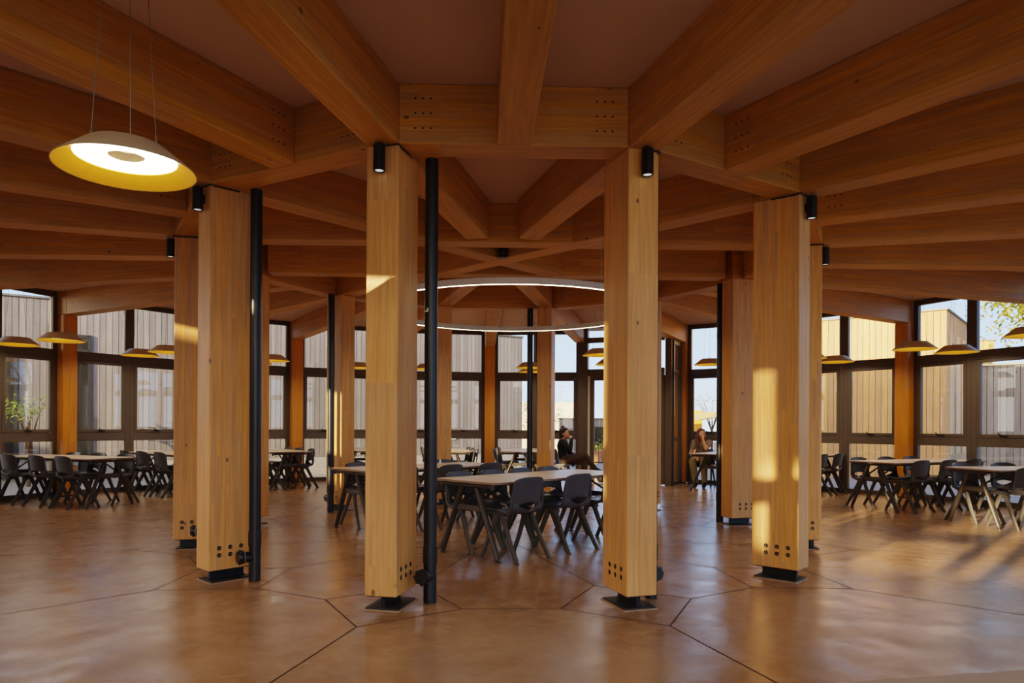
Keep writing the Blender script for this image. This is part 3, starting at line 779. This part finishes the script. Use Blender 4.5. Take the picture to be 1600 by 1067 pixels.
# shade sails and their post
MB().quad([(6.6, 20.5, 2.0), (7.75, 22.5, 1.72), (7.55, 20.2, 2.4), (7.3, 20.0, 2.25)]).build('shade_sail', M['sail'])
sl = bpy.data.objects['shade_sail']; bpy.data.objects.remove(sl)
def sail(ps, label):
    b = MB(); n = 6
    P = [Vector(p) for p in ps]; V = []
    for i in range(n+1):
        row = []
        for j in range(n+1):
            u, v = i/n, j/n; q = P[0].lerp(P[1], u).lerp(P[3].lerp(P[2], u), v); q.z -= .35*math.sin(math.pi*u)*math.sin(math.pi*v)*.5
            row.append(b.bm.verts.new(q))
        V.append(row)
    for i in range(n):
        for j in range(n): f = b.bm.faces.new((V[i][j], V[i+1][j], V[i+1][j+1], V[i][j+1])); f.smooth = True
    tag(b.build('shade_sail', M['sail'], sharp=0), label, 'shade sail', 'shade sails', 'thing')
sail([(6.9, 21.5, 1.62), (8.3, 21.0, 1.62), (8.3, 23.5, 1.7), (7.6, 24., 2.55)], 'tan triangular shade sail left of the dark post')
sail([(8.6, 21.5, 1.5), (10.6, 21.0, 1.9), (11.2, 23.5, 2.1), (8.6, 24., 1.9)], 'tan shade sail right of the dark post')
t = thing('sail_post', 'dark steel post holding the shade sails', 'post', (8.15, 20.6, -.07)); MB().tube([(0, 0, 0), (0, 0, 3.05)], .05, 10).build('shaft', M['blacksteel'], t); MB().box((0, 0, .01), (.2, .2, .02)).build('base', M['blacksteel'], t)
t = thing('garden_fence', 'dark metal railing outside the entrance', 'fence', (5.6, 15.6, -.07), -.2)
b = MB()
for z in (.12, .98): b.box((0, 0, z), (5.2, .03, .04))
b.build('rail', M['blacksteel'], t)
b = MB()
for k in range(43): b.box((-2.52+k*.12, 0, .55), (.015, .015, .86))
b.build('baluster', M['blacksteel'], t)
t = thing('paper_notice', 'small white notice fixed to the grey boards', 'notice', (-1.1, 13.33, 1.0), math.atan2(14.6-6.15, 1.15+14.2))  # plain sheet of white paper, gives no light
MB().box((0, 0, 0), (.22, .012, .2)).build('sheet', M['white'], t)

#PEOPLE-BEGIN
# ------------------------------------------------------------------ people
M['skin'] = plain('skin', srgb(214, 160, 128), .5, 0, .35, .03, 20)
M['hair_dark'] = plain('dark hair', srgb(44, 30, 24), .55, 0, .4, .2, 60)
M['hair_brown'] = plain('long brown hair', srgb(104, 68, 44), .5, 0, .4, .2, 60)
M['jacket'] = plain('black jacket', srgb(34, 33, 36), .8, 0, .3, .08, 20)
M['trouser'] = plain('brown trousers', srgb(82, 64, 54), .85, 0, .3, .08, 20)
M['shirt'] = plain('grey brown shirt', srgb(150, 132, 116), .85, 0, .3, .06, 20)
M['olive'] = plain('olive trousers', srgb(136, 120, 84), .85, 0, .3, .06, 20)
M['shoe'] = plain('dark shoes', srgb(40, 32, 28), .6)
M['collar'] = plain('pale collar', srgb(206, 210, 216), .8)
M['eye'] = plain('eye', srgb(40, 30, 26), .3)
M['lips'] = plain('lips', srgb(176, 98, 88), .5)

_T = {}
def _ball_template(n):
    if n not in _T:
        b = bmesh.new(); bmesh.ops.create_uvsphere(b, u_segments=n, v_segments=max(6, n*2//3), radius=1.)
        b.verts.ensure_lookup_table(); _T[n] = ([v.co.copy() for v in b.verts], [[v.index for v in f.verts] for f in b.faces]); b.free()
    return _T[n]
def ball_cloud(lst):
    """lst of (centre, radii, rotation or None, segments) -> one mesh datablock of overlapping ellipsoids"""
    vs, fs = [], []
    for c, r, rot, n in lst:
        tv, tf = _ball_template(n); k = len(vs); c = Vector(c)
        for v in tv:
            q = Vector((v.x*r[0], v.y*r[1], v.z*r[2]))
            vs.append(c + (rot @ q if rot else q))
        fs += [[i+k for i in f] for f in tf]
    me = bpy.data.meshes.new('cloud'); me.from_pydata(vs, [], fs); return me
def skin_eval(chains):
    """limbs as densely overlapping ellipsoids along joint chains; fuse() melts them into one surface"""
    out = []
    for ch in chains:
        q = [(Vector(p), r if hasattr(r, '__len__') else (r, r)) for p, r in ch]
        for (p0, r0), (p1, r1) in zip(q, q[1:]):
            ln = (p1-p0).length; n = max(1, int(math.ceil(ln/(.38*min(r0+r1)))))
            for k in range(n+1):
                f = k/n; rx, ry = (r0[0]*(1-f)+r1[0]*f), (r0[1]*(1-f)+r1[1]*f)
                out.append((p0.lerp(p1, f), (rx, ry, min(rx, ry)), None, 8 if rx < .02 else 12))
    return ball_cloud(out)
def fuse(meshes, voxel, smooth=2):
    """one continuous surface from overlapping closed meshes"""
    bm = bmesh.new()
    for m in meshes: bm.from_mesh(m); bpy.data.meshes.remove(m)
    me = bpy.data.meshes.new('t'); bm.to_mesh(me); bm.free()
    o = bpy.data.objects.new('t', me); C.objects.link(o)
    r = o.modifiers.new('r', 'REMESH'); r.mode = 'VOXEL'; r.voxel_size = voxel; r.use_smooth_shade = True
    if smooth:
        s = o.modifiers.new('s', 'SMOOTH'); s.iterations = smooth; s.factor = .5
    bpy.context.view_layer.update()
    ev = o.evaluated_get(bpy.context.evaluated_depsgraph_get()); m2 = bpy.data.meshes.new_from_object(ev)
    bpy.data.objects.remove(o); bpy.data.meshes.remove(me)
    bm = bmesh.new(); bm.from_mesh(m2); seen = set(); best = []
    for v in bm.verts:
        if v.index in seen: continue
        st, isl = [v], []; seen.add(v.index)
        while st:
            x = st.pop(); isl.append(x)
            for e_ in x.link_edges:
                y = e_.other_vert(x)
                if y.index not in seen: seen.add(y.index); st.append(y)
        if len(isl) > len(best): best = isl
    bs = set(best); bmesh.ops.delete(bm, geom=[v for v in bm.verts if v not in bs], context='VERTS')
    bm.to_mesh(m2); bm.free()
    for p in m2.polygons: p.use_smooth = True
    return m2
def balls(lst):
    return ball_cloud([(c, (r*sc[0], r*sc[1], r*sc[2]), rot.to_3x3() if rot else None, 16) for c, r, sc, rot in lst])
def hand_chains(wr, fdir, pn, thumb, curl):
    """wrist, finger direction, palm normal, thumb side (unit vectors); fingers curl towards the palm normal"""
    f, n, t = Vector(fdir).normalized(), Vector(pn).normalized(), Vector(thumb).normalized(); w = Vector(wr); out = []
    palm = w + f*.05
    out.append([(tuple(w), .022), (tuple(palm), (.020, .020))])
    for k, (o_, ln) in enumerate(((.030, .072), (.010, .080), (-.010, .074), (-.028, .058))):
        k0 = palm + f*.030 + t*o_
        c = curl; k1 = k0 + (f*math.cos(c)+n*math.sin(c))*ln*.42; k2 = k1 + (f*math.cos(2*c)+n*math.sin(2*c))*ln*.32; k3 = k2 + (f*math.cos(2.8*c)+n*math.sin(2.8*c))*ln*.26
        out.append([(tuple(palm), (.020, .020)), (tuple(k0), .0105), (tuple(k1), .0095), (tuple(k2), .0088), (tuple(k3), .0072)])
    b0 = w + f*.022 + t*.022
    out.append([(tuple(w), .022), (tuple(b0), .013), (tuple(b0 + (t*.7+f*.7)*.034), .0105), (tuple(b0 + (t*.45+f*.85+n*.3)*.062), .0085)])
    return out
def head_parts(hc, R3):
    """ellipsoids of a head at hc, R3 turns local (x right, y forward, z up)"""
    R4 = R3.to_4x4(); T = lambda v: tuple(Vector(hc) + R3 @ Vector(v))
    L_ = [(T((0, -.008, .022)), .092, (.86, 1.06, 1.06), R4), (T((0, .022, -.045)), .066, (.88, 1.0, 1.10), R4), (T((0, .060, -.088)), .022, (1.15, .9, .8), R4),
          (T((0, .090, -.016)), .012, (.75, 1.15, 1.6), R4), (T((0, .097, -.030)), .011, (1.05, 1., .75), R4), (T((0, .084, .028)), .018, (2.3, .6, .55), R4)]
    for s in (-1, 1):
        L_ += [(T((s*.080, -.010, -.012)), .024, (.35, .75, 1.25), R4), (T((s*.040, .066, -.034)), .026, (1., .8, .9), R4)]
    return L_, T
def make_person(name, label, loc, rz, J, hairstyle, mats, headrot):
    """J: joint positions; local frame x right, y forward, z up"""
    t = thing(name, label, 'person', loc, rz)
    P = {k: tuple(v) for k, v in J.items()}
    R3 = Matrix.Rotation(headrot[0], 3, 'Z') @ Matrix.Rotation(headrot[1], 3, 'X')
    hp, T = head_parts(P['head'], R3)
    trunk = [[(P['pelvis'], (.125, .10)), (P['waist'], (.115, .088)), (P['chest'], (.135, .10)), (P['neck0'], .062), (P['neck1'], .046), (tuple(Vector(P['head'])-R3 @ Vector((0, .02, .05))), .045)]]
    arms, legs = [], []
    for s in 'lr':
        arms.append([(P['chest'], (.135, .10)), (P['sh'+s], .058), (tuple(Vector(P['sh'+s]).lerp(Vector(P['el'+s]), .5)), .046), (P['el'+s], .037), (tuple(Vector(P['el'+s]).lerp(Vector(P['wr'+s]), .35)), .036), (P['wr'+s], .023)])
        legs.append([(P['pelvis'], (.125, .10)), (P['hip'+s], .088), (tuple(Vector(P['hip'+s]).lerp(Vector(P['kn'+s]), .5)), .074), (P['kn'+s], .056), (tuple(Vector(P['kn'+s]).lerp(Vector(P['an'+s]), .35)), .053), (P['an'+s], .034), (P['to'+s], (.033, .024))])
    hands = []
    for s in 'lr': hands += hand_chains(P['wr'+s], *J['hand'+s])
    body = fuse([skin_eval(trunk+arms+legs), skin_eval(hands), balls(hp)], .0065, 2)
    body.materials.append(M['skin']); obj('body', body, t)
    fc = MB()
    for s in (-1, 1): fc.ball(T((s*.034, .083, .004)), .0105, (1.25, .6, .7), 10, rot=R3.to_4x4())
    fc.build('eyes', M['eye'], t)
    MB().ball(T((0, .087, -.062)), .014, (1.5, .5, .45), 10, rot=R3.to_4x4()).build('mouth', M['lips'], t)
    grow = lambda ch, k, a, b: [[(p, tuple(x+k for x in (r if hasattr(r, '__len__') else (r, r)))) for p, r in c[a:b]] for c in ch]
    slv = len(arms[0]) if mats['sleeve'] == 'long' else 3
    sl = grow(arms, .014, 0, slv)
    top = fuse([skin_eval(grow(trunk, .016, 0, 3) + sl), balls([(P['neck0'], .075, (1.15, .9, .55), None)])], .009, 2); top.materials.append(mats['top']); obj('jacket' if mats['sleeve'] == 'long' else 'shirt', top, t)
    tr = fuse([skin_eval([[(P['pelvis'], (.145, .118)), (tuple(Vector(P['pelvis']).lerp(Vector(P['waist']), .45)), (.132, .104))]] + grow(legs, .018 if mats['sleeve'] == 'long' else .026, 0, 6))], .010, 2); tr.materials.append(mats['legs']); obj('trousers', tr, t)
    for s in 'lr':
        a, b_ = Vector(P['an'+s]), Vector(P['to'+s]); d = (b_-a)
        m = fuse([skin_eval([[(tuple(a+Vector((0, 0, .01))), (.046, .042)), (tuple(a.lerp(b_, .5)), (.046, .036)), (tuple(b_+d*.25), (.042, .028))]])], .008, 1); m.materials.append(mats['shoe']); obj('shoe', m, t)
    R4 = R3.to_4x4()
    hs = [(T((0, -.030, .045)), .102, (.93, 1.0, .98), R4), (T((0, .030, .095)), .06, (1.25, .75, .5), R4)]
    if hairstyle == 'bun':
        hs += [(T((0, -.045, .150)), .036, (1, 1, .9), R4), (T((0, -.075, -.03)), .075, (1.05, .7, 1.4), R4), (T((.065, -.035, -.02)), .045, (.6, 1, 1.7), R4), (T((-.065, -.035, -.02)), .045, (.6, 1, 1.7), R4)]
        hm = fuse([balls(hs)], .008, 1)
    else:
        ch = [[(T((s*.055, -.045, .03)), .055), (T((s*.082, -.035, -.07)), .045), (T((s*.085, -.02, -.18)), .042), (T((s*.08, .01, -.28)), .030), (T((s*.075, .02, -.34)), .014)] for s in (-1, 1)]
        ch.append([(T((0, -.07, .03)), (.08, .05)), (T((0, -.09, -.10)), (.10, .05)), (T((0, -.10, -.25)), (.09, .04)), (T((0, -.10, -.36)), (.05, .02))])
        hm = fuse([balls(hs)] + [skin_eval([c]) for c in ch], .008, 1)
    hm.materials.append(mats['hair']); obj('hair', hm, t)
    return t
V = Vector
# the person by the entrance: legs crossed, one hand at the mouth, other hand on the lap
J1 = dict(pelvis=V((0, .02, .545)), waist=V((0, -.02, .68)), chest=V((0, -.03, .86)), neck0=V((0, -.02, .985)), neck1=V((0, .0, 1.04)), head=V((0, .025, 1.135)),
          shl=V((-.165, -.02, .945)), ell=V((-.25, .08, .70)), wrl=V((-.05, .22, .665)), shr=V((.165, -.01, .945)), elr=V((.20, .20, .79)), wrr=V((.075, .20, 1.005)),
          hipl=V((-.09, .05, .535)), knl=V((-.10, .47, .52)), anl=V((-.12, .42, .075)), tol=V((-.13, .56, .015)),
          hipr=V((.09, .05, .545)), knr=V((-.02, .47, .665)), anr=V((-.26, .66, .36)), tor=V((-.32, .77, .31)),
          handl=((.6, .6, -.35), (0, .1, -1), (.5, -.8, .2), .35), handr=((-.45, -.3, .8), (-.8, -.3, -.4), (.5, -.8, .1), .55))
put_chair(1.62, 6.95, math.atan2(-.35, .93)-math.pi/2, 'charcoal plastic chair under the person in a dark jacket')
make_person('person', 'person in dark jacket sitting cross-legged by the entrance, hand at mouth', (1.62, 6.95, .025), math.atan2(-.35, .93)-math.pi/2, J1, 'bun',
            dict(top=M['jacket'], legs=M['trouser'], shoe=M['shoe'], hair=M['hair_dark'], sleeve='long'), (-.15, .05))
# the person at the seventh window table: forearm up, hand over the brow
J2 = dict(pelvis=V((0, .02, .545)), waist=V((0, .01, .68)), chest=V((0, .05, .86)), neck0=V((0, .08, .985)), neck1=V((0, .10, 1.04)), head=V((.0, .135, 1.13)),
          shl=V((-.16, .07, .945)), ell=V((-.13, .30, .815)), wrl=V((-.055, .265, 1.055)), shr=V((.16, .06, .945)), elr=V((.24, .14, .70)), wrr=V((.10, .30, .62)),
          hipl=V((-.09, .05, .535)), knl=V((-.12, .47, .53)), anl=V((-.16, .52, .075)), tol=V((-.17, .66, .015)),
          hipr=V((.09, .05, .535)), knr=V((.12, .47, .53)), anr=V((.02, .55, .075)), tor=V((.01, .69, .015)),
          handl=((.35, -.25, .9), (.4, -.85, -.2), (-.8, -.3, .3), .25), handr=((-.5, .7, -.2), (0, .1, -1), (-.7, -.6, .2), .3))
az = math.atan2(-.86, -.50)-math.pi/2
put_chair(4.78, 7.04, az, 'charcoal plastic chair under the person with long hair')
make_person('person', 'long-haired person in grey-brown shirt at a window table, hand on her brow', (4.78, 7.04, .025), az, J2, 'long',
            dict(top=M['shirt'], legs=M['olive'], shoe=M['shoe'], hair=M['hair_brown'], sleeve='short'), (.55, .10))
#PEOPLE-END

# ------------------------------------------------------------------ light
w = bpy.data.worlds.new('World'); bpy.context.scene.world = w; w.use_nodes = True
nt = w.node_tree
for n in list(nt.nodes): nt.nodes.remove(n)
tc = N(nt, 'ShaderNodeTexCoord'); sep = N(nt, 'ShaderNodeSeparateXYZ'); L(nt, tc.outputs['Generated'], sep.inputs[0])
sky = ramp(nt, sep.outputs[2], [(0., (.36, .45, .58)), (.08, (.28, .40, .60)), (.25, (.19, .33, .60)), (1., (.15, .26, .52))])
warm = math_(nt, 'MULTIPLY', ramp(nt, math_(nt, 'MULTIPLY', math_(nt, 'ADD', sep.outputs[0], sep.outputs[1]), -.7), [(.15, 0.), (.9, 1.)]), .9)
sky = mixc(nt, warm, sky, (1.12, .88, .60))
bg = N(nt, 'ShaderNodeBackground'); L(nt, sky, bg.inputs[0]); bg.inputs[1].default_value = 2.6
wo = N(nt, 'ShaderNodeOutputWorld'); L(nt, bg.outputs[0], wo.inputs[0])

def lamp(kind, name, loc, target, energy, col, **kw):
    d = bpy.data.lights.new(name, kind); d.energy = energy; d.color = col
    for k, v in kw.items(): setattr(d, k, v)
    o = bpy.data.objects.new(name, d); C.objects.link(o); o.location = loc
    v = Vector(target)-Vector(loc); o.rotation_euler = v.to_track_quat('-Z', 'Y').to_euler(); return o
sd = Vector((-.707, -.707, .217))
lamp('SUN', 'sun', Vector((0, 0, 0))+sd*40, (0, 0, 0), 9.0, (1., .76, .47), angle=D2R(.6))

# ------------------------------------------------------------------ camera
cam = bpy.data.cameras.new('camera'); co = bpy.data.objects.new('camera', cam); C.objects.link(co)
yw, pt, ro = D2R(1.656157), D2R(.0554), D2R(.28503)
fwd = Vector((math.sin(yw), math.cos(yw), 0)); rt = Vector((math.cos(yw), -math.sin(yw), 0)); up = Vector((0, 0, 1))
f2 = fwd*math.cos(pt)+up*math.sin(pt); u2 = up*math.cos(pt)-fwd*math.sin(pt)
r3 = rt*math.cos(ro)+u2*math.sin(ro); u3 = u2*math.cos(ro)-rt*math.sin(ro)
mw = Matrix((r3, u3, -f2)).transposed().to_4x4(); mw.translation = Vector((-.2279, -8.3949, 1.3174)); co.matrix_world = mw
cam.sensor_width = 36; cam.lens = 1079.424/1600*36
cam.shift_x = (800-782.1)/1600; cam.shift_y = (664.77-533.5)/1600
cam.clip_start = .05; cam.clip_end = 300
sc = bpy.context.scene; sc.camera = co
sc.view_settings.view_transform = 'Filmic'; sc.view_settings.look = 'Medium High Contrast'; sc.view_settings.exposure = 0.85
